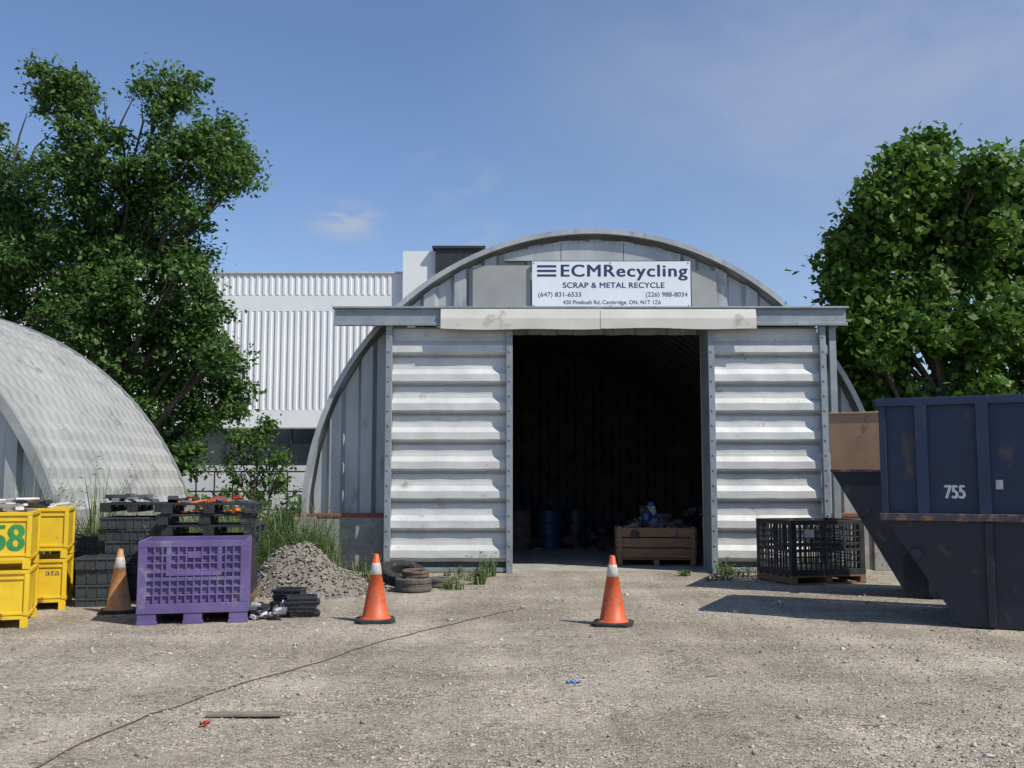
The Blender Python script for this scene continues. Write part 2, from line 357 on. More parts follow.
# ---- sign
sg=empty('company_sign')
mb=MB(); mb.box(.366,3.26,18.0,18.03,4.73,5.58); mb.obj('board',SIGNW,sg,bevel=.004)
mb=MB()
for x in (.40,1.8,3.22):
    for z in (4.76,5.55): mb.box(x-.012,x+.012,17.994,17.9995,z-.012,z+.012)
mb.obj('screws',GALVD,sg)
for i in range(3):
    mb=MB(); z=5.49-i*.085; mb.box(.46,.81,17.996,17.9995,z-.02,z+.02); mb.obj('logo_bar_%d'%(i+1),NAVY,sg)
text_mesh('title_text','ECMRecycling',.90,3.20,5.23,5.52,17.999,NAVY,sg,4,1.12,.005)
text_mesh('subtitle_text','SCRAP & METAL RECYCLE',.93,2.78,5.09,5.19,17.999,NAVY,sg,2,1.05,.004)
text_mesh('phone_text','(647) 831-6533',.48,1.26,4.90,5.01,17.999,NAVY,sg,1,1,.003)
text_mesh('phone_text_2','(226) 988-8034',2.44,3.20,4.90,5.01,17.999,NAVY,sg,1,1,.003)
text_mesh('address_text','420 Pinebush Rd, Cambridge, ON, N1T 1Z6',.93,2.71,4.765,4.86,17.999,NAVY,sg,1,1,.003)
# ---- left hut
h2=empty('quonset_hut')
C2,Z2,R2,A2=-12.85,-.92,6.23,.335
OLDROOF=M('old_roof_sheet',(.37,.375,.355),(.27,.275,.26),.8,.6,.1,c3=(.20,.20,.185),t3=.62)
mb=MB(); vs,fs=arch_shell(C2,Z2,R2,15.5,21.7,A2,.31,.06,84,.034); mb.add(vs,fs); mb.obj('arched_roof',OLDROOF,h2)
mb=MB(); rim(mb,C2,Z2,R2,A2,15.42,15.52,R2-.12,R2+.03); rim(mb,C2,Z2,R2,A2,21.7,21.76,R2-.14,R2+.03); mb.obj('arch_rim',ROOFM,h2)
mb=MB(); z3=lambda x: Z2+math.sqrt(max((R2-.12)**2-(x-C2)**2,0))
hw=R2*math.cos(A2)-.1
vwall(mb,C2-hw,C2+hw,15.66,lambda x:1.13,z3,.5,.09); vwall(mb,C2-hw,C2+hw,21.65,lambda x:1.13,z3,.5,.05); mb.obj('end_wall',GALV,h2)
mb=MB(); mb.box(C2+hw-.2,C2+hw+.2,15.4,21.8,0,1.13); mb.box(C2-hw-.2,C2-hw+.2,15.4,21.8,0,1.13); mb.box(C2-hw+.2,C2+hw-.2,15.5,15.8,0,1.13); mb.obj('foundation_wall',CONC,h2)

# ---------------------------------------------------------------- white factory
fac=empty('factory_building')
mb=MB(); Yf=45
mb.box(-40,4,Yf+.08,Yf+25,3.9,10.9,0)
mb.box(-40,4,Yf-.02,Yf+.3,9.25,10.0,0)
mb.box(-40,4,Yf-.04,Yf+.3,3.95,4.75,0)
mb.box(-4.95,4,Yf-.35,Yf+20,8.9,11.95,0)
mb.box(-40,4,Yf+.05,Yf+25,0,2.25,1)
mb.box(-40,-5,Yf-.1,Yf+.4,10.98,11.06,1)
mb.obj('walls',[WHITEP,WHITED],fac)
mb=MB(); vwall(mb,-40,4,Yf,lambda x:4.75,lambda x:9.25,.3,.05); vwall(mb,-40,-4.96,Yf,lambda x:10.0,lambda x:10.98,.3,.04)
mb.obj('ribbed_cladding',M('ribbed_white_cladding',(.76,.77,.77),(.70,.71,.71),.3,.55),fac)
mb=MB(); mb.box(-40,4,Yf+.3,Yf+.36,2.25,3.95); mb.obj('window_strip',GLASS,fac)
mb=MB()
for i in range(15): mb.box(-40+i*3,-39.94+i*3,Yf+.2,Yf+.29,2.25,3.95)
mb.obj('window_mullions',BLKP,fac)
mb=MB(); mb.box(-3.45,-1.4,Yf-.6,Yf+3,10.9,12.0); mb.box(-3.6,-1.2,Yf-.7,Yf+3.2,12.0,12.12); mb.obj('rooftop_unit',BLKP,fac)
fe=empty('metal_railing_fence'); mb=MB()
for i in range(26):
    x=-17+i*.6; mb.box(x,x+.04,33,33.04,0,1.9)
for z in (.6,1.2,1.85): mb.box(-17,-2,33.045,33.08,z,z+.05)
mb.obj('rails',BLKP,fe)
# ---------------------------------------------------------------- foliage
def leaves(lobes,ncl,nlf,size,spread,mat,name,parent,asp=.55,seed=1):
    r_=np.random.default_rng(seed); P=[]
    for (x,y,z,r) in lobes:
        k=int(ncl*max(.4,(r/1.1)**2))
        d=r_.standard_normal((k,3)); d/=np.linalg.norm(d,axis=1)[:,None]
        cp=np.array([x,y,z])+d*(r*r_.uniform(.1,1,(k,1))**.5)*np.array([1.08,1.0,.95])
        w=spread*r_.uniform(.5,1.4,(k,1,1))
        P.append((cp[:,None,:]+r_.standard_normal((k,nlf,3))*w*np.array([1,1,.7])).reshape(-1,3))
    P=np.concatenate(P); P=P[P[:,2]>.03]; n=len(P)
    nrm=r_.standard_normal((n,3))+np.array([.25,-.15,.8]); nrm/=np.linalg.norm(nrm,axis=1)[:,None]
    t=np.cross(nrm,r_.standard_normal((n,3))); t/=np.linalg.norm(t,axis=1)[:,None]; b_=np.cross(nrm,t)
    s=size*r_.uniform(.55,1.25,(n,1))
    V=np.stack([P-t*s*.5,P+b_*s*asp*.5+nrm*s*.08-t*s*.05,P+t*s*.5,P-b_*s*asp*.5+nrm*s*.08-t*s*.05],1).reshape(-1,3)
    F=np.arange(n*4).reshape(-1,4)
    return npmesh(name,V,F,mat,parent)
def branches(mb,base,top,lobes,r0,seed=3,bend=.4,zmin=1.2):
    rr=random.Random(seed); base=Vector(base); top=Vector(top)
    N=8; tr=[base.lerp(top,i/N)+Vector((rr.uniform(-.12,.12),rr.uniform(-.12,.12),0))*(1 if i else 0) for i in range(N+1)]
    mb.tube(tr,[r0*(1-.8*i/N)*(1.3 if i==0 else 1) for i in range(N+1)],10)
    for (x,y,z,r) in lobes:
        T=Vector((x,y,z)); d=math.hypot(T.x-base.x,T.y-base.y)
        za=max(base.z+zmin,z-.9*d-.8); za=min(za,top.z-.3)
        i=(za-base.z)/(top.z-base.z)*N; i=max(1,min(N-1,i)); A=tr[int(i)].lerp(tr[int(i)+1],i-int(i))
        pts=[]
        for k in range(6):
            t=k/5; p=A.lerp(T,t); p.z-= -bend*math.sin(t*math.pi)*.3*d*.3; p+=Vector((rr.uniform(-.1,.1),rr.uniform(-.1,.1),rr.uniform(-.1,.1)))*(1 if 0<k else 0); pts.append(p)
        ra=r0*(1-.8*i/N)*.36
        mb.tube(pts,[ra*(1-.8*k/5)+.012 for k in range(6)],6)
        for q in range(4):
            e=T+Vector((rr.uniform(-1,1),rr.uniform(-1,1),rr.uniform(-.4,1))).normalized()*r*.9
            mb.tube([pts[3],pts[4].lerp(e,.5)+Vector((0,0,.1)),e],[.03,.02,.008],4)
def jit(l,yc,dy,seed,lo=0): 
    rr=random.Random(seed); return [(x,yc+rr.uniform(-dy,dy),z-lo*max(0,z-5),r) for x,z,r in l]
A=[(-12.96,13.0,.85),(-13.3,13.3,.6),(-12.7,13.5,.5),(-12.1,12.0,.8),(-9.9,12.9,.8),(-9.6,13.5,.6),(-10.4,12.3,.7),(-8.8,12.5,.6),(-8.5,12.0,.5),(-8.15,10.6,.7),(-7.9,11.0,.5),(-9.2,10.9,1.0),(-8.9,11.7,.7),(-11.0,11.0,.9),
(-12.7,10.4,1.2),(-13.2,11.6,.8),(-10.6,9.4,1.3),(-12.4,8.5,1.4),(-9.9,8.3,1.05),(-9.3,9.5,.7),(-11.0,7.2,1.5),(-9.5,6.5,1.1),(-8.7,5.1,.85),(-10.3,5.0,1.3),(-8.9,3.7,.8),(-8.2,5.0,.5),(-8.9,7.0,.5),
(-10.1,3.2,1.0),(-9.4,2.2,.7),(-12.2,6.2,1.2),(-11.6,4.6,1.2),(-9.1,7.6,.6),(-8.3,4.2,.5),(-13.2,9.4,.9),(-11.4,9.9,1.0),(-13.6,8.3,1.0),(-13.2,6.9,1.1),
(-11.2,3.6,1.0),(-10.5,6.0,1.0),(-9.7,4.2,.8),(-11.8,7.4,1.0),(-10.2,10.4,.8),(-9.0,5.9,.6),(-11.5,8.8,1.0)]
A=jit(A,28.6,1.3,4,.062)
t=empty('walnut_tree'); mb=MB(); branches(mb,(-11.6,28.8,0),(-11.2,28.6,11.0),A,.42,5)
for pts in (((-11.3,28.6,10.6),(-11.5,28.5,12.0),(-11.1,28.5,12.9)),((-11.3,28.6,10.6),(-11.9,28.5,12.0),(-12.0,28.5,12.7)),((-11.2,28.6,10.6),(-10.8,28.4,12.0),(-10.9,28.5,12.6))): mb.tube(pts,[.05,.03,.01],5)
mb.obj('trunk_and_limbs',BARK,t,smooth=True); leaves(A,44,58,.18,.2,LEAF1,'crown',t,seed=11)
B=[(-14.9,10.2,.9),(-15.5,10.9,.8),(-14.7,8.9,.8),(-15.4,9.3,1.2),(-15.2,7.6,1.2),(-16.5,8.5,1.5),(-16.6,10.4,1.2),(-16.6,6.6,1.4),(-14.8,6.4,1.0),(-15.8,5.2,1.2),(-17.6,7.4,1.4),(-14.7,7.4,.7),(-16.1,11.9,.7),(-16.2,12.7,.5)]
B=jit(B,30.0,1.2,9,.062)
t=empty('walnut_tree'); mb=MB(); branches(mb,(-16.2,30.2,0),(-15.9,30,10.0),B,.34,6)
mb.tube(((-15.3,30,10.0),(-14.7,30,11.8),(-14.2,30,12.3)),[.05,.03,.01],5); mb.tube(((-15.6,30,10.0),(-15.2,30,12.2),(-15.0,30,12.9)),[.05,.03,.01],5)
mb.obj('trunk_and_limbs',BARK,t,smooth=True); leaves(B,38,58,.18,.21,LEAF1,'crown',t,seed=12)
K=.78
def sc(l): return [(x*K,1.6+(z-1.6)*K-.012*max(0,z-5),r*K) for x,z,r in l]
C=[(10.15,9.35,.6),(10.3,9.75,.45),(9.2,8.75,.65),(8.6,8.0,.55),(9.9,8.1,1.0),(11.0,8.4,.7),(8.2,6.9,.6),(8.9,7.3,.8),(9.1,6.4,.9),(10.5,6.9,1.1),(8.5,5.9,.65),(9.8,5.4,1.0),(8.25,5.5,.45),
(11.2,5.4,1.1),(9.1,4.5,.8),(10.5,4.2,1.0),(8.75,3.7,.65),(9.7,3.2,.9),(11.3,7.6,.8),(8.1,7.4,.35),(11,3.2,.9),(8.4,4.6,.5),(9.4,9.2,.4),(8.15,6.2,.4),(8.0,5.0,.4),(8.2,3.9,.5),(8.5,5.2,.6),(8.9,5.2,.7),(9.7,9.0,.6),(11.2,8.9,.5)]
C=jit(sc(C),18.5,.6,2)
C+=[(6.38,18.7,4.75,.32),(6.4,18.7,4.2,.33),(6.6,18.8,3.7,.33),(6.65,18.8,3.2,.3),(6.3,18.6,5.3,.3)]
t=empty('maple_tree'); mb=MB(); branches(mb,(7.95,18.7,0),(7.95,18.6,7.2),C,.2,8); mb.obj('trunk_and_limbs',BARK,t,smooth=True); leaves(C,64,42,.165,.16,LEAF2,'crown',t,.8,seed=13)
D=[(12.0,8.7,.8),(12.6,9.5,.75),(13.4,8.9,1.1),(12.1,7.3,1.0),(13.4,6.8,1.2),(12.1,5.7,1.1),(13.6,5.3,1.2),(12.2,4.2,1.0),(13.4,3.9,1.1),(12.4,3.0,.9),(14.3,7.2,1.1),(14.5,5.4,1.1),(12.9,8.0,.9),(11.9,9.2,.5)]
D=jit(sc(D),19.4,.7,3)
t=empty('maple_tree'); mb=MB(); branches(mb,(10.2,19.5,0),(10.2,19.4,6.8),D,.2,9); mb.obj('trunk_and_limbs',BARK,t,smooth=True); leaves(D,58,40,.165,.16,LEAF2,'crown',t,.8,seed=14)
E=jit([(-6.7,2.5,.42),(-6.2,2.1,.4),(-7.2,1.9,.4),(-6.7,1.6,.45),(-6.4,3.0,.25),(-6.0,1.5,.35),(-7.1,2.7,.2)],26,.4,3)
t=empty('young_tree'); mb=MB(); branches(mb,(-6.7,26,0),(-6.6,26,2.8),E,.05,10,zmin=.7); mb.obj('trunk_and_limbs',BARK,t,smooth=True); leaves(E,55,14,.12,.11,LEAF2,'crown',t,.6,seed=15)
Bu=[]
rr=random.Random(5)
for i in range(26): Bu.append((-26+i*.9+rr.uniform(-.3,.3),36+rr.uniform(-1,1),.35+rr.uniform(0,.35),.8))
for i in range(24): Bu.append((7.6+i*.9,27.5+rr.uniform(-1,1),.9+rr.uniform(0,1.0),1.1))
leaves(Bu,20,24,.28,.3,LEAF1,'hedge_foliage',None,seed=16)
Bk=[(x,95+rr.uniform(-4,4),2.5+rr.uniform(0,2.5),4.2) for x in np.arange(20,130,4.0)]+[(x,95,2.5+rr.uniform(0,2.5),4.2) for x in np.arange(-130,-45,4.0)]
leaves(Bk,4,40,1.0,.9,LEAF1,'distant_treeline_foliage',None,seed=17)
def weeds(name,spots,h,mat=LEAF3,seed=1,n=60):
    r_=np.random.default_rng(seed); V=[];F=[];o=0
    for (x,y,rad,hh) in spots:
        for i in range(n):
            a=r_.uniform(0,6.28); q=rad*math.sqrt(r_.uniform()); bx=x+q*math.cos(a); by=y+q*math.sin(a)
            H=hh*h*r_.uniform(.4,1.1)*(1.15-.6*q/max(rad,.01)); ln=r_.uniform(.1,.6)*H; b=r_.uniform(0,6.28); w=.006+.007*r_.uniform()
            dx,dy=math.cos(b),math.sin(b)
            V+=[(bx-dy*w,by+dx*w,0),(bx+dy*w,by-dx*w,0),(bx+dx*ln*.35+dy*w*.8,by+dy*ln*.35-dx*w*.8,H*.6),(bx+dx*ln*.35-dy*w*.8,by+dy*ln*.35+dx*w*.8,H*.6),(bx+dx*ln,by+dy*ln,H),(bx+dx*ln+.003,by+dy*ln,H)]
            F+=[(o,o+1,o+2,o+3),(o+3,o+2,o+5,o+4)]; o+=6
            if r_.uniform()<.45:
                for k in range(3):
                    t_=r_.uniform(.4,1); px,py,pz=bx+dx*ln*t_,by+dy*ln*t_,H*t_; c=r_.uniform(0,6.28); l=.02+.035*r_.uniform()
                    V+=[(px,py,pz),(px+l*math.cos(c+.5),py+l*math.sin(c+.5),pz+.02),(px+1.6*l*math.cos(c),py+1.6*l*math.sin(c),pz+.01),(px+l*math.cos(c-.5),py+l*math.sin(c-.5),pz+.02)]
                    F+=[(o,o+1,o+2,o+3)]; o+=4
    return npmesh(name,np.array(V,float),np.array(F),mat)
sp=[(-4.5+.2*i,17.0+rr.uniform(-.8,.6),.3,rr.uniform(.8,1.4)) for i in range(7)]+[(-5.6+.25*i,18+rr.uniform(-1,2.5),.4,1.4) for i in range(10)]+[(-6.6+.3*i,22+rr.uniform(-2.5,3),.45,1.3) for i in range(12)]
sp+=[(-7.1+.2*i,14.7+rr.uniform(-.3,.3),.25,rr.uniform(1.1,2.1)) for i in range(8)]+[(-6.3+.25*i,16.6+rr.uniform(-1,1),.3,1.3) for i in range(8)]
weeds('tall_weeds_grass',sp,.92,seed=3,n=170)
sp=[(-.50,15.6,.10,1.3),(-.35,16.9,.12,1.3),(-.9,17.0,.25,.6),(-1.7,16.8,.3,.7),(3.6,17.2,.15,1),(3.9,17.1,.3,.6),(5.6,17.0,.3,1.2),(-2.4,16.9,.3,1.3),(-3.1,16.6,.4,1.5),(-2.3,15.9,.2,1.1),(-3.4,12.9,.1,.8),(5.3,16.9,.2,1.4),(-.85,14.9,.15,.5),(-1.9,14.2,.1,.5),(2.9,17.0,.1,.4),(-.7,16.3,.3,.4),(3.3,16.2,.25,.35)]
weeds('weeds_grass',sp,.34,seed=4,n=38)
sp=[(-30+i*1.3,30+rr.uniform(-4,4),1.2,1) for i in range(20)]
weeds('verge_grass',sp,.6,seed=5,n=220)
# ---------------------------------------------------------------- gravel pile
def pile(name,cx,cy,rx,ry,h,mat,seed):
    r_=np.random.default_rng(seed); n=60; V=[];F=[]
    hz=lambda u,w,d: h*np.maximum(0,1-d**1.3)*(1+.2*np.sin(4*u+seed)*np.cos(3.3*w)+.08*np.sin(9*u+3*w))
    for j in range(n+1):
        for i in range(n+1):
            u,w=i/n*2-1,j/n*2-1; d=math.hypot(u,w)
            z=float(hz(u,w,d)); z+=r_.uniform(-.02,.02)*(d<1)
            V.append((cx+u*rx,cy+w*ry,z-.02))
    F=[(j*(n+1)+i,j*(n+1)+i+1,(j+1)*(n+1)+i+1,(j+1)*(n+1)+i) for j in range(n) for i in range(n)]
    p=empty(name); o=npmesh('heap_surface',np.array(V),np.array(F),mat,p)
    k=3000; u=r_.uniform(-1.25,1.25,k); w=r_.uniform(-1.25,1.25,k); d=np.hypot(u,w); m=d<1.2; u,w,d=u[m],w[m],d[m]
    s=stones('heap_stones',np.stack([cx+u*rx,cy+w*ry,hz(u,w,d)],1),r_.uniform(.006,.03,len(u)),STONED); s.parent=p
PILEM=M('gravel_heap',(.25,.222,.185),(.14,.125,.105),10,.95,bump=.03,bscale=22)
pile('gravel_pile',-3.0,14.7,1.0,.95,.68,PILEM,3)
# ---------------------------------------------------------------- cones
def cone(loc,body,rz):
    e=empty('traffic_cone',loc,rz); mb=MB()
    H=.76; R0=.15; R1=.028
    rz_=lambda z:R0+(R1-R0)*(z-.035)/(H-.035)
    prof=[(R0+.035,.034),(R0+.02,.05),(rz_(.06),.065),(rz_(.3),.3),(rz_(.53),.53),(rz_(.53)+.003,.532),(rz_(.655)+.003,.655),(rz_(.657),.657),(rz_(H-.01),H-.01),(R1-.006,H),(R1-.01,H-.05)]
    mats=[0,0,0,0,1,1,1,0,0,0]
    mb.lathe(prof,36,mats=mats); mb.obj('cone_body',[body,REFL],e,smooth=True)
    mb=MB(); s=.22; c=.06
    poly=[(-s+c,-s),(s-c,-s),(s,-s+c),(s,s-c),(s-c,s),(-s+c,s),(-s,s-c),(-s,-s+c)]
    vs=[(x,y,0) for x,y in poly]+[(x,y,.03) for x,y in poly]+[(x*.9,y*.9,.04) for x,y in poly]
    mb.add(vs,[tuple(range(7,-1,-1)),tuple(range(16,24))]+[(i,(i+1)%8,(i+1)%8+8,i+8) for i in range(8)]+[(i+8,(i+1)%8+8,(i+1)%8+16,i+16) for i in range(8)])
    mb.obj('rubber_base',RUB,e)
cone((-1.55,11.55,.002),ORG,.15); cone((1.12,11.3,.002),ORG,-.2); c3=cone((-4.78,12.35,.002),ORGF,.3)
# ---------------------------------------------------------------- bulk bins
def bulk_bin(name,loc,rz,mat,w=1.2,d=1.1,h=.96,back=True,pallet=False):
    e=empty(name,loc,rz); mb=MB(); z0=.16
    x0,x1,y0,y1=-w/2,w/2,-d/2,d/2
    if pallet:
        pm=MB(); 
        for x in np.linspace(x0,x1-.1,3): pm.box(x,x+.1,y0,y1,.025,.115)
        for y in np.linspace(y0,y1-.1,3): pm.box(x0,x1,y,y+.1,0,.024)
        for y in np.linspace(y0,y1-.1,6): pm.box(x0,x1,y,y+.1,.116,.14)
        pm.obj('pallet',WOOD,e); 
    else:
        for x in (x0,-.11,x1-.22):
            for y in (y0,-.1,y1-.2): mb.box(x+.01,x+.21,y+.01,y+.19,0,.12)
        for x in (x0,-.11,x1-.22): mb.box(x,x+.22,y0,y1,0.0,.035)
    mb.box(x0,x1,y0,y1,.121 if not pallet else .142,z0+.07)
    T=.05
    mb.box(x0,x1,y0,y0+T,h-.07,h);mb.box(x0,x1,y1-T,y1,h-.07,h);mb.box(x0,x0+T,y0+T,y1-T,h-.07,h);mb.box(x1-T,x1,y0+T,y1-T,h-.07,h)
    zb=z0+.072; zt_=h-.072
    for x in (x0+.002,x1-.092):
        for y in (y0+.002,y1-.092): mb.box(x,x+.09,y,y+.09,zb,zt_)
    def face(u0,u1,fixed,axis,sgn):
        def bx(a,b_,z_0,z_1,dp,th=.012):
            f0=fixed+sgn*dp; f1=f0+sgn*th; lo,hi=min(f0,f1),max(f0,f1)
            if axis=='y': mb.box(a,b_,lo,hi,z_0,z_1)
            else: mb.box(lo,hi,a,b_,z_0,z_1)
        n=int(round((u1-u0)/.085)); 
        for i in range(n+1):
            u=u0+(u1-u0)*i/n; bx(u-.009,u+.009,zb,zt_,.004,.03)
        m=7
        for j in range(1,m):
            z=zb+(zt_-zb)*j/m; t=.02 if j in (3,4) else .009; bx(u0,u1,z-t,z+t,.007,.022)
        if back: bx(u0,u1,zb,zt_,.036,.006)
        um=(u0+u1)/2; bx(um-.3,um-.26,zb+.3,zt_,0.001,.03); bx(um+.26,um+.3,zb+.3,zt_,0.001,.03); bx(um-.26,um+.26,zb+.3,zb+.335,0.0015,.03)
        bx(um-.07,um+.07,zt_-.12,zt_-.05,-.001,.04)
    face(x0+.09,x1-.09,y0,'y',1); face(x0+.09,x1-.09,y1,'y',-1); face(y0+.09,y1-.09,x0,'x',1); face(y0+.09,y1-.09,x1,'x',-1)
    mb.obj('bin_body',mat,e,bevel=.003)
    return e
bulk_bin('plastic_bulk_bin',(-3.68,11.85,.0),math.radians(13),PURP,1.2,1.0,.92)
bb=bulk_bin('plastic_bulk_bin',(4.74,16.1,.0),math.radians(16),BLKP,1.30,1.05,.98,back=False,pallet=True)
mb=MB(); mb.box(-.42,-.26,-.531,-.527,.72,.84); mb.obj('label',PAPER,bb)
def trays(name,loc,rz,n,w,d,h,mats,jitter=.03,seed=1,z=0,vary=0.0):
    e=empty(name,loc,rz); rr=random.Random(seed); H0=h
    for i in range(n):
        h=H0*(1+rr.uniform(-vary,vary)); ww=w*(1-rr.uniform(0,vary*.5)); dd=d*(1-rr.uniform(0,vary*.5)); ra=rr.uniform(-vary,vary)*.25
        mb=MB(); ox,oy=rr.uniform(-jitter,jitter),rr.uniform(-jitter,jitter)
        x0,x1,y0,y1=-ww/2,ww/2,-dd/2,dd/2; t=.02
        mb.box(x0,x1,y0,y1,0,.02)
        mb.box(x0,x1,y0,y0+t,.021,h-.03); mb.box(x0,x1,y1-t,y1,.021,h-.03); mb.box(x0,x0+t,y0+t,y1-t,.021,h-.03); mb.box(x1-t,x1,y0+t,y1-t,.021,h-.03)
        mb.box(x0-.015,x1+.015,y0-.015,y0+t,h-.03,h-.004); mb.box(x0-.015,x1+.015,y1-t,y1+.015,h-.03,h-.004)
        mb.box(x0-.015,x0+t,y0+t,y1-t,h-.03,h-.004); mb.box(x1-t,x1+.015,y0+t,y1-t,h-.03,h-.004)
        k=max(3,int(w/.12))
        for q in range(k+1):
            x=x0+(x1-x0)*q/k; mb.box(x-.008,x+.008,y0-.012,y0,.01,h-.031)
        o=mb.obj('tray_%d'%(i+1),mats[rr.randrange(len(mats))],e,loc=(ox,oy,z),bevel=.003,rz=ra)
        z+=h
    return e
bulk_bin('plastic_bulk_bin',(-4.0,13.45,.0),math.radians(10),BLKP,1.15,.95,.88,back=True,pallet=True)
def plastic_pallets(name,loc,rz,n,w,d,h,mat,seed):
    e=empty(name,loc,rz); rr=random.Random(seed); z=0
    for i in range(n):
        mb=MB(); x0,x1,y0,y1=-w/2,w/2,-d/2,d/2
        mb.box(x0,x1,y0,y1,h-.035,h-.006)
        for u in (x0,-.07,x1-.14):
            for v_ in (y0,-.07,y1-.14): mb.box(u,u+.14,v_,v_+.14,.022,h-.036)
            mb.box(u,u+.14,y0,y1,0,.021)
        for k in range(9): mb.box(x0+.02+k*(w-.06)/8,x0+.04+k*(w-.06)/8,y0-.008,y0-.001,h-.06,h-.008)
        mb.obj('pallet_%d'%(i+1),mat,e,loc=(rr.uniform(-.05,.05),rr.uniform(-.03,.03),z),bevel=.004,rz=rr.uniform(-.06,.06)); z+=h
plastic_pallets('plastic_pallet_stack',(-4.0,13.45,.885),math.radians(8),3,1.18,.95,.142,BLKP,2)
trays('stacked_trays',(-5.15,13.9,0),.12,7,.85,.75,.165,[BLKP,BLKP,TEALP],seed=3,vary=.3,jitter=.05)
plastic_pallets('plastic_pallet_stack',(-5.1,13.9,1.17),math.radians(4),1,.85,.8,.13,BLKP,7)
trays('stacked_trays',(-6.0,14.3,0),.1,5,.7,.65,.17,[BLKP,TEALP],seed=4,vary=.3)
trays('stacked_trays',(-5.30,13.12,0),.15,4,.55,.5,.15,[TEALP,BLKP],seed=14,vary=.3)
trays('stacked_trays',(-2.46,12.0,0),.2,4,.36,.3,.062,[BLKP],jitter=.025,seed=5,vary=.3)
trays('stacked_trays',(-2.72,12.35,0),-.1,4,.34,.3,.06,[BLKP],jitter=.04,seed=6,vary=.3)
def litter(name,cx,cy,cz,rx,ry,n,mats,seed,s=(.05,.16),h=.06):
    e=empty(name); rr=random.Random(seed)
    for k,mt in enumerate(mats):
        mb=MB()
        for i in range(n):
            x,y=cx+rr.uniform(-rx,rx),cy+rr.uniform(-ry,ry); a,b_=rr.uniform(*s)/2,rr.uniform(*s)/2; z=cz+rr.uniform(.01,h)
            R_=Matrix.Rotation(rr.uniform(0,3),3,'Z')@Matrix.Rotation(rr.uniform(-.5,.5),3,'X')
            mb.box(x-a,x+a,y-b_,y+b_,z,z+rr.uniform(.008,.05),0,R_)
        mb.obj('pieces_%d'%(k+1),mt,e)
litter('scrap_papers',-2.85,11.85,0,.2,.2,10,[PAPER,BLKP,GREYM],4,h=.14)
litter('boxed_scrap',-4.0,13.3,1.30,.45,.3,4,[BLKP,REDP,ORP,GREYM],8,(.08,.2),.05)
litter('boxed_scrap',-3.9,13.05,1.17,.4,.06,3,[REDP,ORP],28,(.06,.12),.03)
litter('boxed_scrap',-5.15,13.8,1.3,.3,.25,6,[BLKP,GREYM],9,(.08,.25),.08)
# ---------------------------------------------------------------- yellow bins
def ybin(name,loc,rz,w,d,h,txt=None,n=2):
    e=empty(name,loc,rz)
    for i in range(n):
        z=i*(h+.01); mb=MB(); x0,x1,y0,y1=-w/2,w/2,-d/2,d/2
        for x in (x0,x1-.08):
            for y in (y0,y1-.08): mb.box(x,x+.08,y,y+.08,z,z+.09)
        mb.box(x0+.01,x1-.01,y0+.01,y1-.01,z+.091,z+.13)
        for (a,b_,c_,d_) in ((x0+.02,x1-.02,y0+.02,y0+.03),(x0+.02,x1-.02,y1-.03,y1-.02),(x0+.02,x0+.03,y0+.031,y1-.031),(x1-.03,x1-.02,y0+.031,y1-.031)): mb.box(a,b_,c_,d_,z+.13,z+h-.04)
        for (a,b_,c_,d_) in ((x0,x1,y0,y0+.045),(x0,x1,y1-.045,y1),(x0,x0+.045,y0+.046,y1-.046),(x1-.045,x1,y0+.046,y1-.046)): mb.box(a,b_,c_,d_,z+h-.04,z+h)
        for x in (x0,x1-.05):
            for y in (y0,y1-.05): mb.box(x,x+.05,y,y+.05,z+.131,z+h-.041)
        mb.box(x0+.05,x1-.05,y0+.004,y0+.019,z+.14,z+.17); mb.box(x0+.05,x1-.05,y0+.004,y0+.019,z+h-.1,z+h-.07)
        mb.obj('steel_box_%d'%(i+1),YEL,e,bevel=.004)
    if txt:
        text_mesh('spray_number',txt,w/2-.40,w/2-.08,h+.21,h+.49,-d/2+.0195,GREENL,e,3,1,.010)
    return e
ybin('yellow_steel_bin',(-6.00,11.33,0),math.radians(20),1.2,1.0,.62,'58')
e=ybin('yellow_steel_bin',(-6.27,12.88,0),math.radians(19),1.2,1.0,.62)
text_mesh('stencil','ata',.36,.52,.42,.48,-.4805,NAVY,e)
litter('sacks_and_paper',-6.0,11.35,1.22,.45,.35,12,[PAPER,WOODG],18,(.1,.3),.07)
litter('sacks_and_paper',-6.2,12.9,1.22,.45,.35,10,[PAPER,BLKP],19,(.1,.3),.08)
# ---------------------------------------------------------------- brake drums / tyres
def drum_ring(name,loc,r,h,tilt,mat):
    e=empty(name,loc); mb=MB(); R_=Matrix.Rotation(tilt,3,'X')@Matrix.Rotation(tilt*.4,3,'Y')
    mb.lathe([(r*.55,h*.1),(r*.9,0),(r,h*.12),(r,h*.3),(r*.95,h*.34),(r*.95,h*.6),(r,h*.66),(r,h*.9),(r*.9,h),(r*.6,h*.95),(r*.55,h*.8),(r*.55,h*.1)],28,mat=R_)
    mb.obj('ring',mat,e,smooth=False)
drum_ring('brake_drum',(-1.42,14.65,.0),.27,.2,0,DRUMM)
drum_ring('wheel_rim',(-1.40,14.72,.21),.2,.09,.06,RUST)
drum_ring('old_tire',(-1.66,15.3,.1),.34,.19,.3,RUB)
drum_ring('brake_drum',(-1.12,15.25,.0),.2,.14,0,DRUMM)
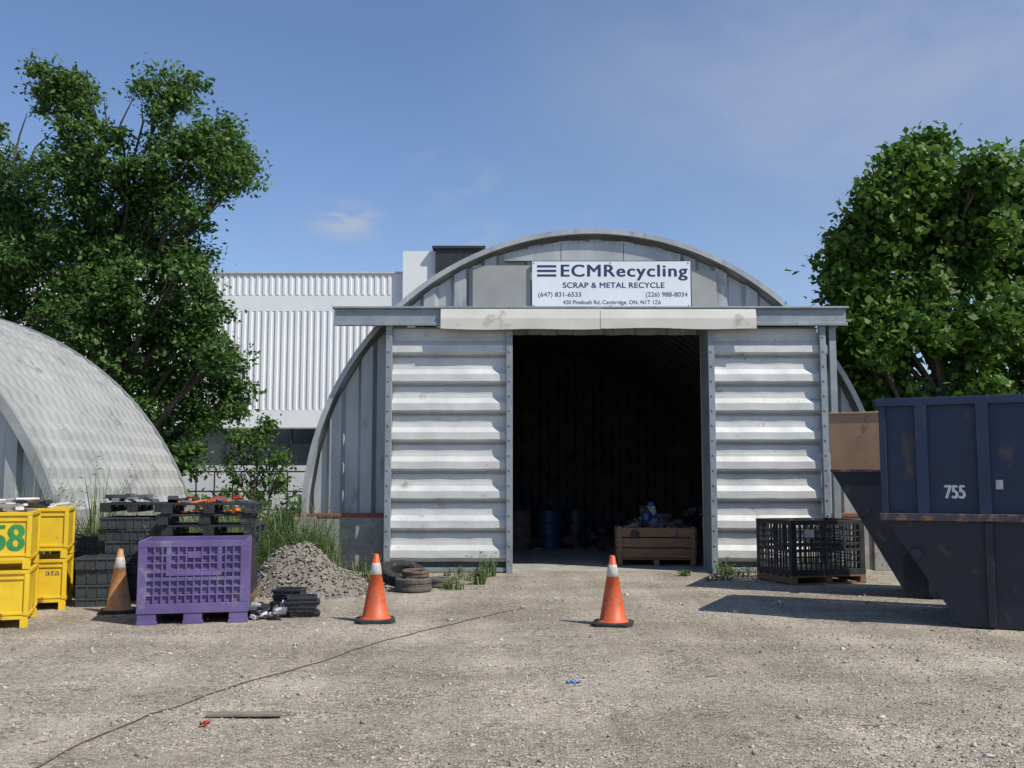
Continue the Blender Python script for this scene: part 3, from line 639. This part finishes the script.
# ---------------------------------------------------------------- wooden crate with scrap + interior goods
e=empty('wooden_crate',(2.72,19.3,0.012),math.radians(-4)); mb=MB(); w,d=1.45,1.0
for x in (-w/2,-.05,w/2-.1):
    for y in (-d/2,d/2-.1): mb.box(x,x+.1,y,y+.1,0,.11)
mb.box(-w/2,w/2,-d/2,d/2,.111,.14)
for j in range(3):
    z=.15+j*.19
    mb.box(-w/2,w/2,-d/2-.022,-d/2,z,z+.17); mb.box(-w/2,w/2,d/2,d/2+.022,z,z+.17); mb.box(-w/2-.022,-w/2,-d/2,d/2,z,z+.17); mb.box(w/2,w/2+.022,-d/2,d/2,z,z+.17)
for x in (-w/2+.01,w/2-.09): mb.box(x,x+.08,-d/2-.046,-d/2-.023,.02,.72)
mb.obj('boards',WOOD,e,bevel=.004)
def scrapheap(name,cx,cy,z0,rx,ry,h,n,mats,seed):
    e=empty(name); rr=random.Random(seed)
    for k,mt in enumerate(mats):
        mb=MB()
        for i in range(n):
            u,w_=rr.uniform(-1,1),rr.uniform(-1,1); dd=min(1,math.hypot(u,w_)); z=z0+h*(1-dd)*rr.uniform(.3,1.1)
            x,y=cx+u*rx,cy+w_*ry
            if rr.random()<.35:
                R_=Matrix.Rotation(rr.uniform(0,3),3,'Z')@Matrix.Rotation(rr.uniform(0,3),3,'X'); r_=rr.uniform(.04,.11)
                mb.lathe([(0.001,0),(r_,0),(r_,.02),(r_*.8,.03),(r_*.8,r_*1.6),(.001,r_*1.7)],12,c=(x,y,z),mat=R_)
            else:
                a,b_,c_=rr.uniform(.03,.16),rr.uniform(.03,.1),rr.uniform(.02,.1)
                R_=Matrix.Rotation(rr.uniform(0,3),3,'Z')@Matrix.Rotation(rr.uniform(-1,1),3,'X'); mb.box(x-a,x+a,y-b_,y+b_,z-c_,z+c_,0,R_)
        mb.obj('scrap_%d'%(k+1),mt,e)
scrapheap('crate_scrap_metal',2.72,19.3,.60,.62,.42,.55,28,[GREYM,RUST,BLUEP,BLKP,BLKP],3)
scrapheap('scrap_heap',.9,24.5,0,1.6,1.6,1.2,40,[GREYM,RUST,BLKP],4)
scrapheap('scrap_heap',4.2,21.9,0,1.3,1.6,1.5,50,[GREYM,RUST,BLKP],5)
def drum(name,loc,mat):
    e=empty(name,loc); mb=MB(); r=.29
    mb.lathe([(.001,.02),(r,.0),(r,.28),(r+.012,.3),(r,.32),(r,.58),(r+.012,.6),(r,.62),(r,.87),(r+.01,.885),(r-.01,.88),(r-.015,.86),(.001,.86)],28); mb.obj('shell',mat,e,smooth=False)
DKBL=M('dark_blue_drum',(.02,.045,.12),(.012,.03,.08),4,.5,c3=(.06,.05,.04))
drum('oil_drum',(.85,23.6,.012),DKBL); drum('oil_drum',(.15,23.3,.012),RUST); drum('oil_drum',(1.5,24.0,.012),BLKP)
# ---------------------------------------------------------------- skips
def skip(name,loc,rz,L_,W,H,zr,tp,matu,matl,num=None,ribs=True):
    e=empty(name,loc,rz); mb=MB(); t=.04
    for y0,y1 in ((0,t),(W-t,W)):
        mb.prism([(0,zr),(L_,zr),(L_,H),(0,H)],y0,y1,0)
        mb.prism([(0,zr-.002),(tp,0.02),(L_-tp,0.02),(L_,zr-.002)],y0+.005,y1+.005 if y0==0 else y1-.004,1)
    mb.prism([(0.0,zr),(t,zr),(t,H),(0.0,H)],t,W-t,0); mb.prism([(L_-t,zr),(L_,zr),(L_,H),(L_-t,H)],t,W-t,0)
    mb.prism([(.0,zr-.003),(tp,.02),(tp+.05,.02),(.05,zr-.003)],t+.006,W-t-.006,1); mb.prism([(L_-tp,.02),(L_,zr-.003),(L_-.05,zr-.003),(L_-tp-.05,.02)],t+.006,W-t-.006,1)
    mb.box(tp,L_-tp,.02,W-.02,0,.018,1)
    if ribs:
        mb.box(-.03,L_+.03,-.07,.05,H,H+.09,0); mb.box(-.03,L_+.03,W-.05,W+.07,H,H+.09,0); mb.box(-.07,.05,.052,W-.052,H+.001,H+.088,0); mb.box(L_-.05,L_+.07,.052,W-.052,H+.001,H+.088,0)
        mb.box(-.02,L_+.02,-.09,-.001,zr-.05,zr+.03,2)
        x=.44; mb.box(.0,.07,-.055,-.001,zr+.031,H-.001,0)
        while x<L_-.2:
            mb.prism([(x-.055,zr+.031),(x+.055,zr+.031),(x+.055,H-.001),(x-.055,H-.001)],-.07,-.001,0); x+=.62
    else:
        mb.box(-.01,L_+.01,-.02,.05,H,H+.03,0); mb.box(-.01,.04,.052,W,H,H+.029,0); mb.box(-.01,L_,-.025,-.001,zr-.03,zr+.01,2)
    mb.tube([(tp*.45,-.0,zr*.66),(tp*.45,-.12,zr*.66)],.05,12,1)
    for x in (tp+.3,L_/2,L_-tp-.3): mb.box(x-.04,x+.04,-.05,.003,.03,zr-.06,1)
    mb.obj('tub',[matu,matl,RUSTY],e,bevel=.006)
    if num: 
        text_mesh('number',num,.66,.86,1.40,1.54,-.0015,WHITEL,e,2,1,.008)
        mb=MB(); mb.box(1.17,1.24,-.004,-.0015,1.5,1.6); mb.obj('sticker',PAPER,e)
skip('dumpster',(4.19,11.4,0),math.radians(-25),4.2,1.8,2.43,1.2,.78,DUMPB,DUMPK,'755')
skip('dumpster',(4.50,14.15,0),math.radians(-22),3.8,1.35,2.52,1.74,.95,BROWN,DUMPK,ribs=False)
# ---------------------------------------------------------------- cable, plank, litter
e=empty('rusty_cable'); mb=MB()
pts=[(-3.1,4.9),(-2.63,5.76),(-2.46,7.0),(-2.2,7.9),(-1.81,8.75),(-1.4,9.9),(-.97,10.77),(-.3,12.0),(.23,12.87)]
pp=[]
for i in range(len(pts)-1):
    for k in range(6):
        t_=k/6; x=pts[i][0]*(1-t_)+pts[i+1][0]*t_+.02*math.sin(i*3+k*1.1); y=pts[i][1]*(1-t_)+pts[i+1][1]*t_; pp.append((x,y,float(gh(np.array(x),np.array(y)))+.005))
mb.tube(pp,.0055,6); mb.obj('strand',CABLE,e)
e=empty('wood_plank',(-1.8,6.95,.012),.06); mb=MB(); mb.box(-.26,.24,-.035,.04,0,.022); mb.box(-.1,.3,.045,.06,0,.012); mb.obj('board',WOODG,e,bevel=.003)
def scrap(name,loc,s,mat,rz):
    e=empty(name,loc,rz); mb=MB(); V=[]
    for j in range(5):
        for i in range(5): V.append(((i/4-.5)*s[0],(j/4-.5)*s[1],.012+.014*math.sin(i*2.1+j)+.01*math.cos(j*2.7)))
    mb.add(V,[(j*5+i,j*5+i+1,j*5+i+6,j*5+i+5) for j in range(4) for i in range(4)]); mb.obj('sheet',mat,e)
scrap('blue_plastic_scrap',(.48,8.08,.0),(.1,.09),BLUEL,.3); scrap('red_plastic_scrap',(-1.99,6.66,.02),(.06,.045),REDP,.7)
for i,(x,y,s_) in enumerate([(-2.1,9.9,.06),(-.7,11.6,.08),(2.2,13.1,.08),(3.5,13.3,.09),(.6,13.6,.07),(2.7,12.3,.05),(-.1,10.2,.04),(1.6,14.2,.07)]): scrap('paper_scrap',(x,y,0),(s_,s_*.7),PAPER,i*.7)
rr=random.Random(77); e=empty('twigs_and_splinters'); mb=MB()
for i in range(60):
    y=5+10*rr.random()**1.3; x=rr.uniform(-.55,.5)*y; a=rr.uniform(0,3.14); l=rr.uniform(.03,.13); z=float(gh(np.array(x),np.array(y)))+.006
    mb.tube([(x,y,z),(x+l*.5*math.cos(a),y+l*.5*math.sin(a),z+.006),(x+l*math.cos(a+.2),y+l*math.sin(a+.2),z)],[.003,.003,.002],4)
mb.obj('sticks',CABLE,e)
# ---------------------------------------------------------------- light
el=math.radians(49); az=Vector((.85,-.53)).normalized()
sd=Vector((az.x*math.cos(el),az.y*math.cos(el),math.sin(el)))
li=bpy.data.lights.new('sun','SUN'); li.energy=4.9; li.angle=math.radians(.5); li.color=(1,.955,.86)
so=bpy.data.objects.new('sun',li); COL.objects.link(so); so.rotation_euler=sd.to_track_quat('Z','Y').to_euler(); so.location=(20,-20,30)
W=bpy.data.worlds.new('World'); S.world=W; W.use_nodes=True; nt=W.node_tree; L=nt.links; bg=nt.nodes['Background']
sk=nt.nodes.new('ShaderNodeTexSky'); sk.sky_type='NISHITA'; sk.sun_disc=False; sk.sun_elevation=el; sk.sun_rotation=math.atan2(az.x,az.y)
sk.air_density=1.05; sk.dust_density=.35; sk.ozone_density=2.8; sk.altitude=200
tint=nt.nodes.new('ShaderNodeMixRGB'); tint.blend_type='MULTIPLY'; tint.inputs[0].default_value=1; tint.inputs[2].default_value=(.94,.95,1.06,1); L.new(sk.outputs[0],tint.inputs[1])
tc=nt.nodes.new('ShaderNodeTexCoord')
mp=nt.nodes.new('ShaderNodeMapping'); mp.inputs['Scale'].default_value=(1,1,2.0); mp.inputs['Rotation'].default_value=(0,.35,0); L.new(tc.outputs['Generated'],mp.inputs[0])
def wn(scale,det,dist):
    n=nt.nodes.new('ShaderNodeTexNoise'); n.inputs['Scale'].default_value=scale; n.inputs['Detail'].default_value=det; n.inputs['Roughness'].default_value=.58; n.inputs['Distortion'].default_value=dist; L.new(mp.outputs[0],n.inputs['Vector']); return n
nA=wn(3.2,5,.3); nB=wn(17,5,.5)
def spot(d,r0,r1,amp,lo,hi,n):
    d=Vector(d).normalized(); vm=nt.nodes.new('ShaderNodeVectorMath'); vm.operation='SUBTRACT'; L.new(tc.outputs['Generated'],vm.inputs[0]); vm.inputs[1].default_value=d
    sc=nt.nodes.new('ShaderNodeVectorMath'); sc.operation='MULTIPLY'; sc.inputs[1].default_value=(1,1,2.0); L.new(vm.outputs[0],sc.inputs[0])
    le=nt.nodes.new('ShaderNodeVectorMath'); le.operation='LENGTH'; L.new(sc.outputs[0],le.inputs[0])
    mr=nt.nodes.new('ShaderNodeMapRange'); mr.interpolation_type='SMOOTHSTEP'; mr.inputs[1].default_value=r0; mr.inputs[2].default_value=r1; mr.inputs[3].default_value=1; mr.inputs[4].default_value=0; L.new(le.outputs['Value'],mr.inputs[0])
    m2=nt.nodes.new('ShaderNodeMapRange'); m2.interpolation_type='SMOOTHSTEP'; m2.inputs[1].default_value=lo; m2.inputs[2].default_value=hi; m2.inputs[3].default_value=0; m2.inputs[4].default_value=amp; L.new(n.outputs['Fac'],m2.inputs[0])
    mm=nt.nodes.new('ShaderNodeMath'); mm.operation='MULTIPLY'; L.new(mr.outputs[0],mm.inputs[0]); L.new(m2.outputs[0],mm.inputs[1]); return mm.outputs[0]
outs=[spot((.55,.95,.44),.12,.62,.62,.22,.68,nA),spot((-.167,.98,.258),.0,.055,1.0,.34,.58,nB),spot((-.06,.976,.295),.0,.09,.35,.45,.7,nB),spot((.15,.978,.272),.02,.24,.4,.36,.7,nA),spot((-.05,.98,.245),.0,.07,.5,.38,.62,nB)]
acc=outs[0]
for o_ in outs[1:]:
    m_=nt.nodes.new('ShaderNodeMath'); m_.operation='MAXIMUM'; L.new(acc,m_.inputs[0]); L.new(o_,m_.inputs[1]); acc=m_.outputs[0]
mx=nt.nodes.new('ShaderNodeMixRGB'); L.new(acc,mx.inputs[0]); L.new(tint.outputs[0],mx.inputs[1]); mx.inputs[2].default_value=(3.2,3.75,4.7,1)
L.new(mx.outputs[0],bg.inputs[0]); bg.inputs[1].default_value=.13
# ---------------------------------------------------------------- camera
cd=bpy.data.cameras.new('camera'); cd.sensor_width=36; cd.lens=36*1000/1024; cd.clip_end=2000; cd.clip_start=.05
co=bpy.data.objects.new('camera',cd); COL.objects.link(co); co.location=(0,0,1.6); co.rotation_euler=(math.radians(90+5.48),0,0); S.camera=co
S.view_settings.view_transform='Standard'; S.view_settings.look='None'; S.view_settings.exposure=0
